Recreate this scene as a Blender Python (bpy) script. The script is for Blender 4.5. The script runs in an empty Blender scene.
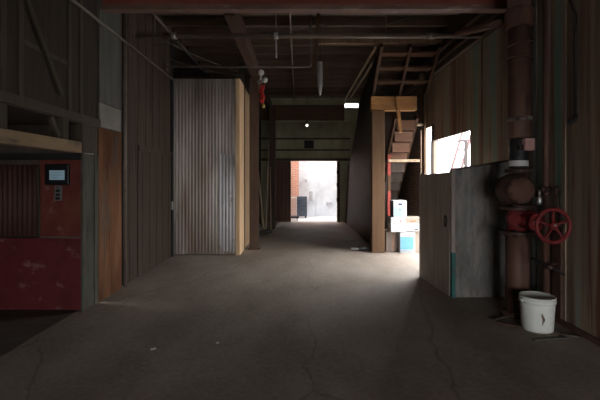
import bpy, bmesh, math, random
from mathutils import Vector, Matrix
random.seed(7)
S = bpy.context.scene
COL = S.collection
PI = math.pi
HCAM = 1.45

# ------------------------------------------------------------------ camera
cam = bpy.data.cameras.new('camera')
cam.sensor_width = 36.0
cam.lens = 24.0
cam.shift_x = 2.0 / 600.0
cam.shift_y = -21.0 / 600.0
cam.clip_end = 200
camo = bpy.data.objects.new('camera', cam)
camo.location = (0, 0, HCAM)
camo.rotation_euler = (PI / 2, 0, 0)
COL.objects.link(camo)
S.camera = camo

# ------------------------------------------------------------------ sky
W = bpy.data.worlds.new('overcast_sky')
S.world = W
W.use_nodes = True
bg = W.node_tree.nodes['Background']
bg.inputs['Color'].default_value = (0.985, 0.985, 1.0, 1)
bg.inputs['Strength'].default_value = 17.0
try:
    W.cycles.sampling_method = 'AUTOMATIC'
except Exception:
    pass

# ------------------------------------------------------------------ portals: help the sky light find the real openings
def portal(name, loc, rot, sx, sy):
    l = bpy.data.lights.new(name, 'AREA')
    l.shape = 'RECTANGLE'
    l.size = sx
    l.size_y = sy
    l.cycles.is_portal = True
    o = bpy.data.objects.new(name, l)
    o.location = loc
    o.rotation_euler = rot
    COL.objects.link(o)
    return o

BACK_W, BACK_H, BACK_X, BACK_Y = 2.5, 1.5, 1.2, -3.2     # the open doorway behind the photographer
portal('sky_portal_rear', (BACK_X, BACK_Y - .12, BACK_H / 2), (PI / 2, 0, 0), BACK_W, BACK_H)
portal('sky_portal_yard', (2.74, 6.98, 1.1), (0, PI / 2, 0), 2.2, 1.64)
portal('sky_portal_gap', (2.74, 8.28, 1.25), (0, PI / 2, 0), 2.5, .68)
portal('sky_portal_slot', (1.815, 13.66, 3.94), (-PI / 2, 0, 0), .47, .16)
portal('sky_portal_alley', (.54, 13.68, 1.03), (-PI / 2, 0, 0), 1.55, 2.06)

vs = S.view_settings
vs.view_transform = 'Standard'
vs.look = 'None'
vs.gamma = 1
vs.exposure = 0.0
vs.use_curve_mapping = False
S.cycles.max_bounces = 8
S.cycles.diffuse_bounces = 6

# ------------------------------------------------------------------ materials
def nd(nt, t, **kw):
    n = nt.nodes.new(t)
    for k, v in kw.items():
        setattr(n, k, v)
    return n

def mat(name, cols, scale=(3, 3, 3), rough=.8, metal=0.0, bump=.15, detail=6, stops=None,
        spots=None, spot_scale=(2, 2, 2), spot_lim=(.58, .68), bscale=None, rand=0.0, spec=.3):
    m = bpy.data.materials.new(name)
    m.use_nodes = True
    nt = m.node_tree
    b = nt.nodes['Principled BSDF']
    b.inputs['Roughness'].default_value = rough
    b.inputs['Metallic'].default_value = metal
    b.inputs['Specular IOR Level'].default_value = spec
    tc = nd(nt, 'ShaderNodeTexCoord')
    mp = nd(nt, 'ShaderNodeMapping')
    mp.inputs['Scale'].default_value = scale
    nt.links.new(tc.outputs['Object'], mp.inputs['Vector'])
    nz = nd(nt, 'ShaderNodeTexNoise')
    nz.inputs['Scale'].default_value = 1
    nz.inputs['Detail'].default_value = detail
    nz.inputs['Roughness'].default_value = .65
    nt.links.new(mp.outputs[0], nz.inputs['Vector'])
    cr = nd(nt, 'ShaderNodeValToRGB')
    n = len(cols)
    st = stops or [.32 + .36 * i / max(1, n - 1) for i in range(n)]
    el = cr.color_ramp.elements
    while len(el) < n:
        el.new(.5)
    for i, c in enumerate(cols):
        el[i].position = st[i]
        el[i].color = (*c, 1)
    nt.links.new(nz.outputs['Fac'], cr.inputs['Fac'])
    out = cr.outputs['Color']
    if spots:
        mp2 = nd(nt, 'ShaderNodeMapping')
        mp2.inputs['Scale'].default_value = spot_scale
        mp2.inputs['Location'].default_value = (3.3, 7.1, 1.7)
        nt.links.new(tc.outputs['Object'], mp2.inputs['Vector'])
        n2 = nd(nt, 'ShaderNodeTexNoise')
        n2.inputs['Scale'].default_value = 1
        n2.inputs['Detail'].default_value = 8
        n2.inputs['Roughness'].default_value = .7
        nt.links.new(mp2.outputs[0], n2.inputs['Vector'])
        mr = nd(nt, 'ShaderNodeMapRange')
        mr.inputs['From Min'].default_value = spot_lim[0]
        mr.inputs['From Max'].default_value = spot_lim[1]
        nt.links.new(n2.outputs['Fac'], mr.inputs['Value'])
        mx = nd(nt, 'ShaderNodeMix', data_type='RGBA')
        nt.links.new(mr.outputs[0], mx.inputs['Factor'])
        nt.links.new(out, mx.inputs['A'])
        mx.inputs['B'].default_value = (*spots, 1)
        out = mx.outputs['Result']
    if rand:
        oi = nd(nt, 'ShaderNodeObjectInfo')
        hs = nd(nt, 'ShaderNodeHueSaturation')
        mr = nd(nt, 'ShaderNodeMapRange')
        mr.inputs['To Min'].default_value = 1 - rand
        mr.inputs['To Max'].default_value = 1 + rand
        nt.links.new(oi.outputs['Random'], mr.inputs['Value'])
        nt.links.new(mr.outputs[0], hs.inputs['Value'])
        nt.links.new(out, hs.inputs['Color'])
        out = hs.outputs['Color']
    nt.links.new(out, b.inputs['Base Color'])
    if bump:
        bp = nd(nt, 'ShaderNodeBump')
        bp.inputs['Strength'].default_value = bump
        bp.inputs['Distance'].default_value = .02
        nt.links.new(nz.outputs['Fac'], bp.inputs['Height'])
        nt.links.new(bp.outputs[0], b.inputs['Normal'])
    return m

def plain(name, c, rough=.6, metal=0.0, var=.12):
    d = tuple(max(0, x * (1 - var)) for x in c)
    e = tuple(min(1, x * (1 + var)) for x in c)
    return mat(name, [d, e], (9, 9, 9), rough, metal, .05)

def emis(name, c, s):
    m = bpy.data.materials.new(name)
    m.use_nodes = True
    b = m.node_tree.nodes['Principled BSDF']
    b.inputs['Base Color'].default_value = (*c, 1)
    b.inputs['Emission Color'].default_value = (*c, 1)
    b.inputs['Emission Strength'].default_value = s
    return m

def brickmat(name, c1, c2, mortar, plane='XZ', scale=1.0, bw=.21, bh=.07):
    m = bpy.data.materials.new(name)
    m.use_nodes = True
    nt = m.node_tree
    b = nt.nodes['Principled BSDF']
    b.inputs['Roughness'].default_value = .9
    tc = nd(nt, 'ShaderNodeTexCoord')
    sp = nd(nt, 'ShaderNodeSeparateXYZ')
    cb = nd(nt, 'ShaderNodeCombineXYZ')
    nt.links.new(tc.outputs['Object'], sp.inputs[0])
    nt.links.new(sp.outputs['X' if plane == 'XZ' else 'Y'], cb.inputs['X'])
    nt.links.new(sp.outputs['Z'], cb.inputs['Y'])
    br = nd(nt, 'ShaderNodeTexBrick')
    br.inputs['Scale'].default_value = scale
    br.inputs['Brick Width'].default_value = bw
    br.inputs['Row Height'].default_value = bh
    br.inputs['Mortar Size'].default_value = .008
    br.inputs['Color1'].default_value = (*c1, 1)
    br.inputs['Color2'].default_value = (*c2, 1)
    br.inputs['Mortar'].default_value = (*mortar, 1)
    nt.links.new(cb.outputs[0], br.inputs['Vector'])
    nt.links.new(br.outputs['Color'], b.inputs['Base Color'])
    bp = nd(nt, 'ShaderNodeBump')
    bp.inputs['Strength'].default_value = .4
    bp.inputs['Distance'].default_value = .01
    bp.invert = True
    nt.links.new(br.outputs['Fac'], bp.inputs['Height'])
    nt.links.new(bp.outputs[0], b.inputs['Normal'])
    return m

def floormat():
    m = mat('worn_concrete', [(.20, .165, .135), (.28, .235, .195), (.34, .29, .245)], (1.1, .7, 1), .72, 0, .12, 10,
            spots=(.19, .15, .12), spot_scale=(.9, .5, 1), spot_lim=(.52, .72), spec=.35)
    nt = m.node_tree
    b = nt.nodes['Principled BSDF']
    prev = b.inputs['Base Color'].links[0].from_socket
    tc = [n for n in nt.nodes if n.type == 'TEX_COORD'][0]
    # long wandering cracks: distance to the edges of warped cells, stretched along the hall
    nz = nd(nt, 'ShaderNodeTexNoise')
    nz.inputs['Scale'].default_value = 1.6
    nz.inputs['Detail'].default_value = 6
    nt.links.new(tc.outputs['Object'], nz.inputs['Vector'])
    va = nd(nt, 'ShaderNodeVectorMath', operation='MULTIPLY_ADD')
    va.inputs[1].default_value = (.5, .5, 0)
    nt.links.new(nz.outputs['Color'], va.inputs[0])
    nt.links.new(tc.outputs['Object'], va.inputs[2])
    mp = nd(nt, 'ShaderNodeMapping')
    mp.inputs['Scale'].default_value = (.42, .2, 0)
    mp.inputs['Location'].default_value = (.08, .1, 0)
    nt.links.new(va.outputs[0], mp.inputs['Vector'])
    vo = nd(nt, 'ShaderNodeTexVoronoi', feature='DISTANCE_TO_EDGE')
    vo.inputs['Scale'].default_value = 1
    nt.links.new(mp.outputs[0], vo.inputs['Vector'])
    mr = nd(nt, 'ShaderNodeMapRange')
    mr.inputs['From Min'].default_value = .001
    mr.inputs['From Max'].default_value = .005
    mr.inputs['To Min'].default_value = .72
    mr.inputs['To Max'].default_value = 1
    nt.links.new(vo.outputs['Distance'], mr.inputs['Value'])
    # fine grit
    n3 = nd(nt, 'ShaderNodeTexNoise')
    n3.inputs['Scale'].default_value = 26
    n3.inputs['Detail'].default_value = 8
    nt.links.new(tc.outputs['Object'], n3.inputs['Vector'])
    m3 = nd(nt, 'ShaderNodeMapRange')
    m3.inputs['From Min'].default_value = .3
    m3.inputs['From Max'].default_value = .7
    m3.inputs['To Min'].default_value = .86
    m3.inputs['To Max'].default_value = 1.14
    nt.links.new(n3.outputs['Fac'], m3.inputs['Value'])
    mu = nd(nt, 'ShaderNodeMath', operation='MULTIPLY')
    nt.links.new(mr.outputs[0], mu.inputs[0])
    nt.links.new(m3.outputs[0], mu.inputs[1])
    mx = nd(nt, 'ShaderNodeMix', data_type='RGBA', blend_type='MULTIPLY')
    mx.inputs['Factor'].default_value = 1
    nt.links.new(prev, mx.inputs['A'])
    nt.links.new(mu.outputs[0], mx.inputs['B'])
    nt.links.new(mx.outputs['Result'], b.inputs['Base Color'])
    return m

VS = (14, 14, .9)       # vertical grain
M = {}
M['floor'] = floormat()
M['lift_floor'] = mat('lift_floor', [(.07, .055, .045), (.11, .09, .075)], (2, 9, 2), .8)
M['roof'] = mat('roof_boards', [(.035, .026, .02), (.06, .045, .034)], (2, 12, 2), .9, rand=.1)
M['joist'] = mat('joist_wood', [(0.0938, 0.06, 0.0425), (0.175, 0.112, 0.0775)], (1.5, 8, 8), .85, rand=.3)
M['beam_red'] = mat('beam_red_paint', [(0.156, 0.039, 0.0286), (0.26, 0.078, 0.052)], (1.5, 6, 6), .7, spots=(0.286, 0.195, 0.156), spot_scale=(1, 8, 8))
M['flange_paint'] = mat('beam_flange_paint', [(.13, .075, .06), (.20, .125, .10)], (2, 6, 6), .7, spots=(.27, .21, .18), spot_scale=(2.5, 8, 8), spot_lim=(.57, .68))
M['header_brown'] = mat('header_brown', [(.09, .05, .028), (.15, .085, .05)], (1.5, 8, 8), .85)
M['beam_brown'] = mat('beam_brown', [(0.0441, 0.0189, 0.012), (0.0693, 0.0347, 0.0221)], (6, 1, 6), .8)
M['wood_dark'] = mat('wood_dark', [(.055, .042, .034), (.10, .078, .063)], VS, .85)
M['wood_mid'] = mat('wood_mid', [(0.112, 0.07, 0.042), (0.196, 0.126, 0.077)], VS, .8, rand=.12)
M['wood_tan'] = mat('wood_tan', [(0.0823, 0.0437, 0.0212), (0.121, 0.0667, 0.0333)], VS, .8)
M['wood_orange'] = mat('wood_orange', [(0.24, 0.104, 0.036), (0.384, 0.192, 0.072)], (2, 10, 14), .75)
M['wood_pale'] = mat('wood_pale', [(.46, .34, .22), (.64, .49, .34)], (8, 8, 2), .75)
M['plywood'] = mat('plywood', [(0.594, 0.398, 0.235), (0.825, 0.574, 0.345)], (6, 6, .8), .8)
M['header_wood'] = mat('header_wood', [(.16, .11, .065), (.30, .21, .125)], (5, 1.2, 8), .8, 0, .1, 8, spots=(.09, .075, .06), spot_scale=(3, 1.6, 9), spot_lim=(.5, .62))
M['galv'] = mat('galvanised_weathered', [(.30, .23, .18), (.50, .44, .39), (.74, .70, .66)], (1.8, 1.8, .35), .6, .0, 0, 3,
                spots=(.30, .17, .12), spot_scale=(5, 5, .5), spot_lim=(.54, .70))
M['galv_bright'] = mat('galvanised_bright', [(.5, .48, .48), (.72, .72, .75), (.84, .85, .9)], (2, 2, .9), .5, 0, 0, 3,
                       spots=(.30, .17, .12), spot_scale=(4, 4, 1.6), spot_lim=(.54, .64))
M['rust_corr'] = mat('rusty_corrugated', [(.10, .04, .022), (.22, .10, .048), (.30, .155, .085)], (5, 5, .8), .85, 0, .1, 8,
                     spots=(.13, .10, .08), spot_scale=(5, 5, 1.2), spot_lim=(.52, .66))
M['rust'] = mat('rust', [(.07, .034, .025), (.12, .06, .042)], (9, 9, 4), .85)
M['rust_steel'] = mat('rust_steel', [(0.055, 0.0335, 0.0238), (0.099, 0.0632, 0.0446)], (7, 7, 1.2), .75)
M['pipe_brown'] = mat('pipe_brown', [(.085, .042, .03), (.14, .075, .055)], (8, 8, 1), .6, .1, .08, spots=(.05, .026, .022), spot_scale=(6, 6, 2))
M['pipe_grey'] = mat('pipe_grey', [(0.112, 0.0816, 0.065), (0.168, 0.129, 0.101)], (3, 9, 9), .55, .2, .05)
M['conduit'] = mat('conduit', [(0.128, 0.101, 0.084), (0.203, 0.169, 0.147)], (5, 5, 5), .5, .3, .03)
M['steel'] = mat('steel', [(.36, .35, .34), (.52, .51, .5)], (8, 8, 3), .35, .7, .03)
M['lcd_bezel'] = plain('black_plastic', (.012, .012, .014), .45)
M['black'] = plain('black_iron', (.018, .017, .017), .6)
M['darkbox'] = plain('dark_box', (.03, .024, .022), .7)
M['lcd'] = emis('lcd_glass', (.20, .30, .36), .32)
M['button'] = plain('grey_buttons', (.16, .16, .17), .5)
M['red_panel'] = mat('red_paint_worn', [(0.085, 0.0187, 0.0145), (0.136, 0.0298, 0.0221), (0.162, 0.0527, 0.0323)], (4, 4, 2.4), .65, 0, .1,
                     spots=(0.255, 0.162, 0.136), spot_scale=(4, 4, 3), spot_lim=(.57, .70))
M['red_low'] = mat('red_paint_lower', [(0.0723, 0.0136, 0.0145), (0.128, 0.0204, 0.0221), (0.0935, 0.0153, 0.0161)], (3, 3, 2), .6, 0, .1,
                   spots=(0.255, 0.145, 0.136), spot_scale=(3.2, 3.2, 4), spot_lim=(.57, .69))
M['red_corr'] = mat('maroon_corrugated', [(.055, .025, .022), (.10, .045, .038)], (9, 9, 1), .7)
M['pillar'] = mat('grey_green_pillar', [(0.0465, 0.0465, 0.0384), (0.093, 0.0899, 0.0744), (0.062, 0.0496, 0.0372)], (8, 8, 1.5), .85, 0, .2,
                  spots=(0.031, 0.0744, 0.062), spot_scale=(6, 6, 3), spot_lim=(.62, .70))
M['pale_panel'] = mat('pale_panel', [(0.0702, 0.0702, 0.0621), (0.113, 0.111, 0.0999)], (9, 9, .9), .8)
M['paper'] = mat('faded_grey_sheet', [(0.173, 0.162, 0.144), (0.238, 0.223, 0.202)], (6, 6, 6), .9)
M['gate'] = mat('gate_boards', [(0.0284, 0.0215, 0.0155), (0.0482, 0.0359, 0.0257)], VS, .85)
M['gate_slat'] = mat('gate_slats', [(0.0459, 0.0357, 0.0259), (0.0675, 0.0536, 0.0389)], VS, .8)
M['dark_door'] = mat('dark_iron_door', [(0.0198, 0.0132, 0.00864), (0.0612, 0.0414, 0.0288), (0.036, 0.0248, 0.0173)], (9, 9, .5), .7, 0, .1, 8,
                     spots=(0.0945, 0.0646, 0.0475), spot_scale=(8, 8, .5), spot_lim=(.56, .70))
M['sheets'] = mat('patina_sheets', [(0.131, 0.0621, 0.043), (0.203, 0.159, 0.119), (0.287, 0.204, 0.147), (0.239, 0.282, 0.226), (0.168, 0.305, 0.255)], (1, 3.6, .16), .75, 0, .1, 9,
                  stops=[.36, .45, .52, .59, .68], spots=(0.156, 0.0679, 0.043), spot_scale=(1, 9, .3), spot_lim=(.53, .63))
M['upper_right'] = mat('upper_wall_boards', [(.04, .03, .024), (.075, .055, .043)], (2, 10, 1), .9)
M['screen'] = mat('grey_brown_sheet', [(0.225, 0.188, 0.16), (0.356, 0.309, 0.271)], (10, 10, .8), .7, 0, .06)
M['screen_front'] = mat('patina_front_sheet', [(.085, .06, .045), (.15, .15, .14), (.24, .22, .20), (.13, .14, .145), (.09, .06, .045)], (3.2, 3.2, .8), .7, 0, .1, 8,
                        stops=[.34, .44, .52, .58, .66], spots=(.12, .055, .038), spot_scale=(5, 5, 1.2), spot_lim=(.55, .68))
M['teal'] = mat('teal_paint', [(0.018, 0.09, 0.081), (0.03, 0.144, 0.126)], (9, 9, 3), .6, spots=(0.072, 0.054, 0.042), spot_scale=(12, 12, 8))
M['olive'] = mat('olive_boards', [(0.3, 0.285, 0.173), (0.45, 0.427, 0.285)], (3, 3, 1), .8)
M['leaf'] = mat('brown_door_leaf', [(.10, .055, .04), (.16, .09, .066)], VS, .8)
M['dark_boards'] = mat('dark_stair_boards', [(0.0197, 0.0175, 0.0142), (0.0376, 0.0346, 0.0287)], (12, 1, 12), .6)
M['tread'] = mat('stair_tread', [(0.0478, 0.0187, 0.00863), (0.0758, 0.0329, 0.0158)], (2, 10, 10), .8, rand=.15)
M['tread_pink'] = mat('stair_board_pink', [(0.107, 0.0506, 0.0308), (0.151, 0.0803, 0.0504)], (2, 10, 10), .8, rand=.2)
M['stringer'] = mat('stair_stringer', [(0.0421, 0.0196, 0.0108), (0.0701, 0.0332, 0.0179)], (6, 3, 3), .8)
M['red_post'] = mat('red_post_paint', [(0.288, 0.036, 0.027), (0.348, 0.06, 0.045)], (8, 8, 2), .6)
M['valve_red'] = mat('valve_red', [(.12, .012, .014), (.20, .022, .022)], (9, 9, 9), .5, 0, .05, spots=(.06, .018, .018), spot_scale=(9, 9, 9))
M['bronze'] = mat('bronze_dark', [(0.0375, 0.021, 0.018), (0.0675, 0.0398, 0.0338)], (8, 8, 8), .5, .2, .08)
M['pink'] = plain('pink_tag', (.42, .24, .22), .7)
M['white'] = plain('white_plastic', (0.576, 0.584, 0.576), .5, 0, .05)
M['bucket'] = mat('white_bucket', [(0.69, 0.713, 0.667), (0.805, 0.828, 0.782)], (4, 4, 4), .4, 0, .02, spots=(0.483, 0.46, 0.391), spot_scale=(6, 6, 14), spot_lim=(.62, .70))
M['stain'] = plain('brown_stain', (.16, .11, .08), .8)
M['red_cloth'] = plain('red_cloth', (.45, .035, .03), .8)
M['yellow'] = plain('yellow_cloth', (.5, .38, .12), .8)
M['bulb'] = emis('bulb_glow', (1.0, .88, .74), 6)
M['box_white'] = plain('white_carton', (0.459, 0.471, 0.484), .7, 0, .04)
M['box_blue'] = plain('light_blue_print', (0.121, 0.308, 0.429), .6, 0, .08)
M['box_pale'] = plain('pale_blue_print', (0.312, 0.42, 0.504), .6, 0, .08)
M['box_navy'] = plain('navy_print', (.05, .07, .12), .6)
M['box_tan'] = plain('tan_carton', (0.286, 0.237, 0.193), .8)
M['box_brown'] = mat('brown_carton', [(0.132, 0.102, 0.084), (0.204, 0.168, 0.144)], (6, 6, 3), .85)
M['ink_grey'] = plain('grey_print', (.30, .33, .36), .7)
M['ink_red'] = plain('red_print', (.5, .10, .08), .7)
M['ink_brown'] = plain('brown_print', (.25, .13, .08), .7)
M['brick'] = brickmat('red_brick', (.52, .19, .13), (.60, .26, .18), (.6, .5, .45), 'XZ')
M['brick_dark'] = brickmat('brown_brick', (.20, .14, .10), (.27, .195, .145), (.13, .10, .08), 'YZ')
M['alley_wall'] = mat('white_painted_block', [(.68, .71, .78), (.84, .88, .95)], (2, 2, 2), .9, 0, .05, spots=(.58, .61, .69), spot_scale=(3, 3, 2), spot_lim=(.56, .7))
M['alley_fit'] = plain('pale_grey_fitting', (.52, .52, .56), .8)
M['yard_wall'] = plain('yard_white', (.78, .78, .76), .9, 0, .05)
M['ground'] = mat('pale_ground', [(.50, .49, .48), (.62, .61, .60)], (2, 2, 2), .9)
M['outer'] = mat('outer_wall', [(.25, .22, .20), (.34, .30, .27)], (2, 2, 2), .9)
M['condenser'] = mat('condenser_grey', [(.08, .10, .14), (.125, .15, .20)], (8, 8, 8), .6)
M['ladder'] = plain('rusty_red_paint', (.085, .045, .043), .7)
M['rope'] = plain('old_rope', (0.084, 0.042, 0.027), .9)
M['cable'] = plain('dusty_cable', (0.078, 0.066, 0.057), .7)

# ------------------------------------------------------------------ mesh helpers
class MB:
    def __init__(self):
        self.bm = bmesh.new()

    def box(self, a, b, bev=0.0, rot=None, seg=2):
        a, b = Vector(a), Vector(b)
        lo = Vector((min(a[i], b[i]) for i in range(3)))
        hi = Vector((max(a[i], b[i]) for i in range(3)))
        c, d = (lo + hi) / 2, hi - lo
        r = bmesh.ops.create_cube(self.bm, size=1)
        vs_ = r['verts']
        for v in vs_:
            v.co = Vector((v.co.x * d.x, v.co.y * d.y, v.co.z * d.z))
        if bev:
            es = list({e for v in vs_ for e in v.link_edges})
            g = bmesh.ops.bevel(self.bm, geom=es, offset=bev, segments=seg, affect='EDGES', profile=.5)
            vs_ = list({v for f in g['faces'] for v in f.verts} | {v for v in vs_ if v.is_valid})
        for v in vs_:
            co = v.co.copy()
            if rot:
                co = rot @ co
            v.co = co + c
        return self

    def bar(self, p, q, w, h, up=(0, 0, 1), bev=0.0):
        """rectangular bar from p to q, w across, h along up"""
        p, q = Vector(p), Vector(q)
        d = (q - p)
        L = d.length
        d.normalize()
        u = Vector(up)
        s = d.cross(u).normalized()
        u = s.cross(d).normalized()
        R = Matrix((s, d, u)).transposed()
        c = (p + q) / 2
        self.box(c - Vector((w / 2, L / 2, h / 2)), c + Vector((w / 2, L / 2, h / 2)), bev, R)
        return self

    def tube(self, pts, r, n=10, closed=False, cap=True):
        pts = [Vector(p) for p in pts]
        rs = r if isinstance(r, (list, tuple)) else [r] * len(pts)
        m = len(pts)
        rings = []
        prev_n = None
        for i, p in enumerate(pts):
            if closed:
                t = (pts[(i + 1) % m] - pts[i - 1]).normalized()
            elif i == 0:
                t = (pts[1] - p).normalized()
            elif i == m - 1:
                t = (p - pts[i - 1]).normalized()
            else:
                t = ((pts[i + 1] - p).normalized() + (p - pts[i - 1]).normalized()).normalized()
            if prev_n is None:
                a = Vector((0, 0, 1)) if abs(t.z) < .9 else Vector((1, 0, 0))
                nn = t.cross(a).normalized()
            else:
                nn = (prev_n - t * prev_n.dot(t)).normalized()
            prev_n = nn
            bb = t.cross(nn)
            rings.append([self.bm.verts.new(p + (nn * math.cos(2 * PI * k / n) + bb * math.sin(2 * PI * k / n)) * rs[i]) for k in range(n)])
        rng = range(m) if closed else range(m - 1)
        for i in rng:
            A, B = rings[i], rings[(i + 1) % m]
            for k in range(n):
                f = self.bm.faces.new((A[k], A[(k + 1) % n], B[(k + 1) % n], B[k]))
                f.smooth = True
        if cap and not closed:
            self.bm.faces.new(list(reversed(rings[0])))
            self.bm.faces.new(rings[-1])
        return self

    def lathe(self, prof, c=(0, 0, 0), n=32, axis='Z', close=False):
        c = Vector(c)
        rings = []
        for (r, h) in prof:
            ring = []
            for k in range(n):
                a = 2 * PI * k / n
                x, y = r * math.cos(a), r * math.sin(a)
                v = Vector((x, y, h)) if axis == 'Z' else (Vector((x, h, y)) if axis == 'Y' else Vector((h, x, y)))
                ring.append(self.bm.verts.new(c + v))
            rings.append(ring)
        m = len(rings)
        for i in range(m if close else m - 1):
            A, B = rings[i], rings[(i + 1) % m]
            for k in range(n):
                f = self.bm.faces.new((A[k], A[(k + 1) % n], B[(k + 1) % n], B[k]))
                f.smooth = True
        if not close:
            if prof[0][0] > 1e-6:
                self.bm.faces.new(list(reversed(rings[0])))
            if prof[-1][0] > 1e-6:
                self.bm.faces.new(rings[-1])
        return self

    def ball(self, c, r, sub=3, sc=(1, 1, 1)):
        g = bmesh.ops.create_icosphere(self.bm, subdivisions=sub, radius=r)
        for v in g['verts']:
            v.co = Vector((v.co.x * sc[0], v.co.y * sc[1], v.co.z * sc[2])) + Vector(c)
            for f in v.link_faces:
                f.smooth = True
        return self

    def corr(self, o, u, nrm, w, h, pitch=.06, amp=.01, t=.004, per=8):
        """corrugated sheet standing on o, ribs upright"""
        o, u, nrm = Vector(o), Vector(u).normalized(), Vector(nrm).normalized()
        k = max(2, int(w / pitch * per))
        F, B = [], []
        for i in range(k + 1):
            s = w * i / k
            off = nrm * (amp * math.sin(2 * PI * s / pitch))
            p = o + u * s + off
            F.append((self.bm.verts.new(p), self.bm.verts.new(p + Vector((0, 0, h)))))
            p2 = p - nrm * t
            B.append((self.bm.verts.new(p2), self.bm.verts.new(p2 + Vector((0, 0, h)))))
        for i in range(k):
            for f in ((F[i][0], F[i + 1][0], F[i + 1][1], F[i][1]), (B[i][1], B[i + 1][1], B[i + 1][0], B[i][0])):
                fc = self.bm.faces.new(f)
                fc.smooth = True
            self.bm.faces.new((F[i][1], F[i + 1][1], B[i + 1][1], B[i][1]))
            self.bm.faces.new((B[i][0], B[i + 1][0], F[i + 1][0], F[i][0]))
        self.bm.faces.new((F[0][0], F[0][1], B[0][1], B[0][0]))
        self.bm.faces.new((B[k][0], B[k][1], F[k][1], F[k][0]))
        return self

    def prism(self, pts, d):
        """polygon pts swept along vector d"""
        d = Vector(d)
        A = [self.bm.verts.new(Vector(p)) for p in pts]
        B = [self.bm.verts.new(Vector(p) + d) for p in pts]
        n = len(A)
        self.bm.faces.new(A)
        self.bm.faces.new(list(reversed(B)))
        for i in range(n):
            self.bm.faces.new((A[i], B[i], B[(i + 1) % n], A[(i + 1) % n]))
        return self

def wpos(o):
    p = Vector(o.location)
    while o.parent:
        o = o.parent
        p = p + Vector(o.location)
    return p

def obj(name, mb, m, parent=None):
    bm = mb.bm
    bmesh.ops.recalc_face_normals(bm, faces=bm.faces)
    if parent:
        org = wpos(parent)
    else:
        xs = [v.co for v in bm.verts]
        org = Vector(((min(v.x for v in xs) + max(v.x for v in xs)) / 2,
                      (min(v.y for v in xs) + max(v.y for v in xs)) / 2, min(v.z for v in xs)))
    for v in bm.verts:
        v.co -= org
    me = bpy.data.meshes.new(name)
    bm.to_mesh(me)
    bm.free()
    me.materials.append(M[m])
    o = bpy.data.objects.new(name, me)
    COL.objects.link(o)
    if parent:
        o.parent = parent
    else:
        o.location = org
    return o

def tag(o, label, cat, group=None, kind=None):
    if label:
        o['label'] = label
        o['category'] = cat
    if group:
        o['group'] = group
    if kind:
        o['kind'] = kind
    return o

def thing(name, loc, label, cat, group=None):
    o = bpy.data.objects.new(name, None)
    o.empty_display_size = .1
    o.location = loc
    COL.objects.link(o)
    return tag(o, label, cat, group)

def struct(name, mb, m, label=None):
    o = obj(name, mb, m)
    o['kind'] = 'structure'
    if label:
        o['label'] = label
    return o

def clone(root, loc, label=None, group=None):
    r = root.copy()
    COL.objects.link(r)
    r.location = loc
    if label:
        r['label'] = label
    if group:
        r['group'] = group
    for ch in list(root.children):
        c = ch.copy()
        COL.objects.link(c)
        c.parent = r
        for g in list(ch.children):
            d = g.copy()
            COL.objects.link(d)
            d.parent = c
    return r

def at(x, y, D):
    return Vector(((x - 298) * D / 400, D, HCAM + (179 - y) * D / 400))

def sag(a, b, drop, n=14):
    a, b = Vector(a), Vector(b)
    return [a.lerp(b, i / n) - Vector((0, 0, drop * 4 * (i / n) * (1 - i / n))) for i in range(n + 1)]

# ================================================================== SETTING
XL, XR, YF, ZC = -2.36, 2.65, 13.5, 4.15
YB = BACK_Y
struct('floor', MB().box((-2.58, YB - .1, -.12), (XR + .12, YF + .2, 0)), 'floor')
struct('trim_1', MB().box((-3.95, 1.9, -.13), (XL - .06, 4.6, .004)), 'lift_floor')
cb = MB()
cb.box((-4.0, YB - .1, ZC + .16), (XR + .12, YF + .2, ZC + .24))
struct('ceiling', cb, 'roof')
# rear wall with the open doorway the photographer stands in front of
w = MB()
w.box((-4.0, YB - .1, 0), (BACK_X - BACK_W / 2, YB, ZC + .16))
w.box((BACK_X + BACK_W / 2, YB - .1, 0), (XR + .12, YB, ZC + .16))
w.box((BACK_X - BACK_W / 2, YB - .1, BACK_H), (BACK_X + BACK_W / 2, YB, ZC + .16))
struct('wall_rear', w, 'outer')
# left wall: solid in front of the lift recess, bare pillar behind it, recess walls
w = MB()
w.box((XL - .1, YB, 0), (XL, 2.0, ZC + .16))
w.box((XL - .1, 2.0, 2.06), (XL - .02, 4.4, ZC + .16))
w.box((XL - .14, 4.4, 2.06), (XL - .03, 7.56, ZC + .16))
w.box((XL - .14, 4.75, 0), (XL - .03, 7.56, 2.06))
struct('wall_left', w, 'wood_dark')
struct('wall_left_rear', MB().box((XL - .2, 7.56, 0), (XL - .09, YF, ZC + .16)), 'wood_dark')
w = MB()
w.box((-3.95, 1.9, -.12), (-3.85, 4.6, 2.06))
w.box((-3.95, 4.52, -.12), (XL - .1, 4.62, 2.06))
w.box((-3.95, 1.8, -.12), (XL - .1, 1.9, 2.06))
w.box((-3.95, 1.8, 2.06), (XL - .1, 4.62, 2.12))
struct('wall_recess', w, 'wood_dark')
# far wall with door opening and a ventilation slot under the roof
DX0, DX1, DZ = -.236, 1.316, 2.06
SX0, SX1, SZ0, SZ1 = 1.58, 2.05, 3.86, 4.02
w = MB()
w.box((-2.5, YF, 0), (DX0, YF + .12, DZ))
w.box((DX1, YF, 0), (XR + .12, YF + .12, DZ))
w.box((-2.5, YF, DZ), (XR + .12, YF + .12, SZ0))
w.box((-2.5, YF, SZ0), (SX0, YF + .12, SZ1))
w.box((SX1, YF, SZ0), (XR + .12, YF + .12, SZ1))
w.box((-2.5, YF, SZ1), (XR + .12, YF + .12, ZC + .16))
struct('wall_far', w, 'olive')
w = MB()
w.corr((-1.25, YF - .015, 2.14), (1, 0, 0), (0, -1, 0), 3.0, 1.22, .30, .012, .004)
struct('trim_2', w, 'olive')
struct('trim_3', MB().box((-1.25, YF - .09, 2.06), (1.75, YF - .03, 2.14)), 'wood_dark')
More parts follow.
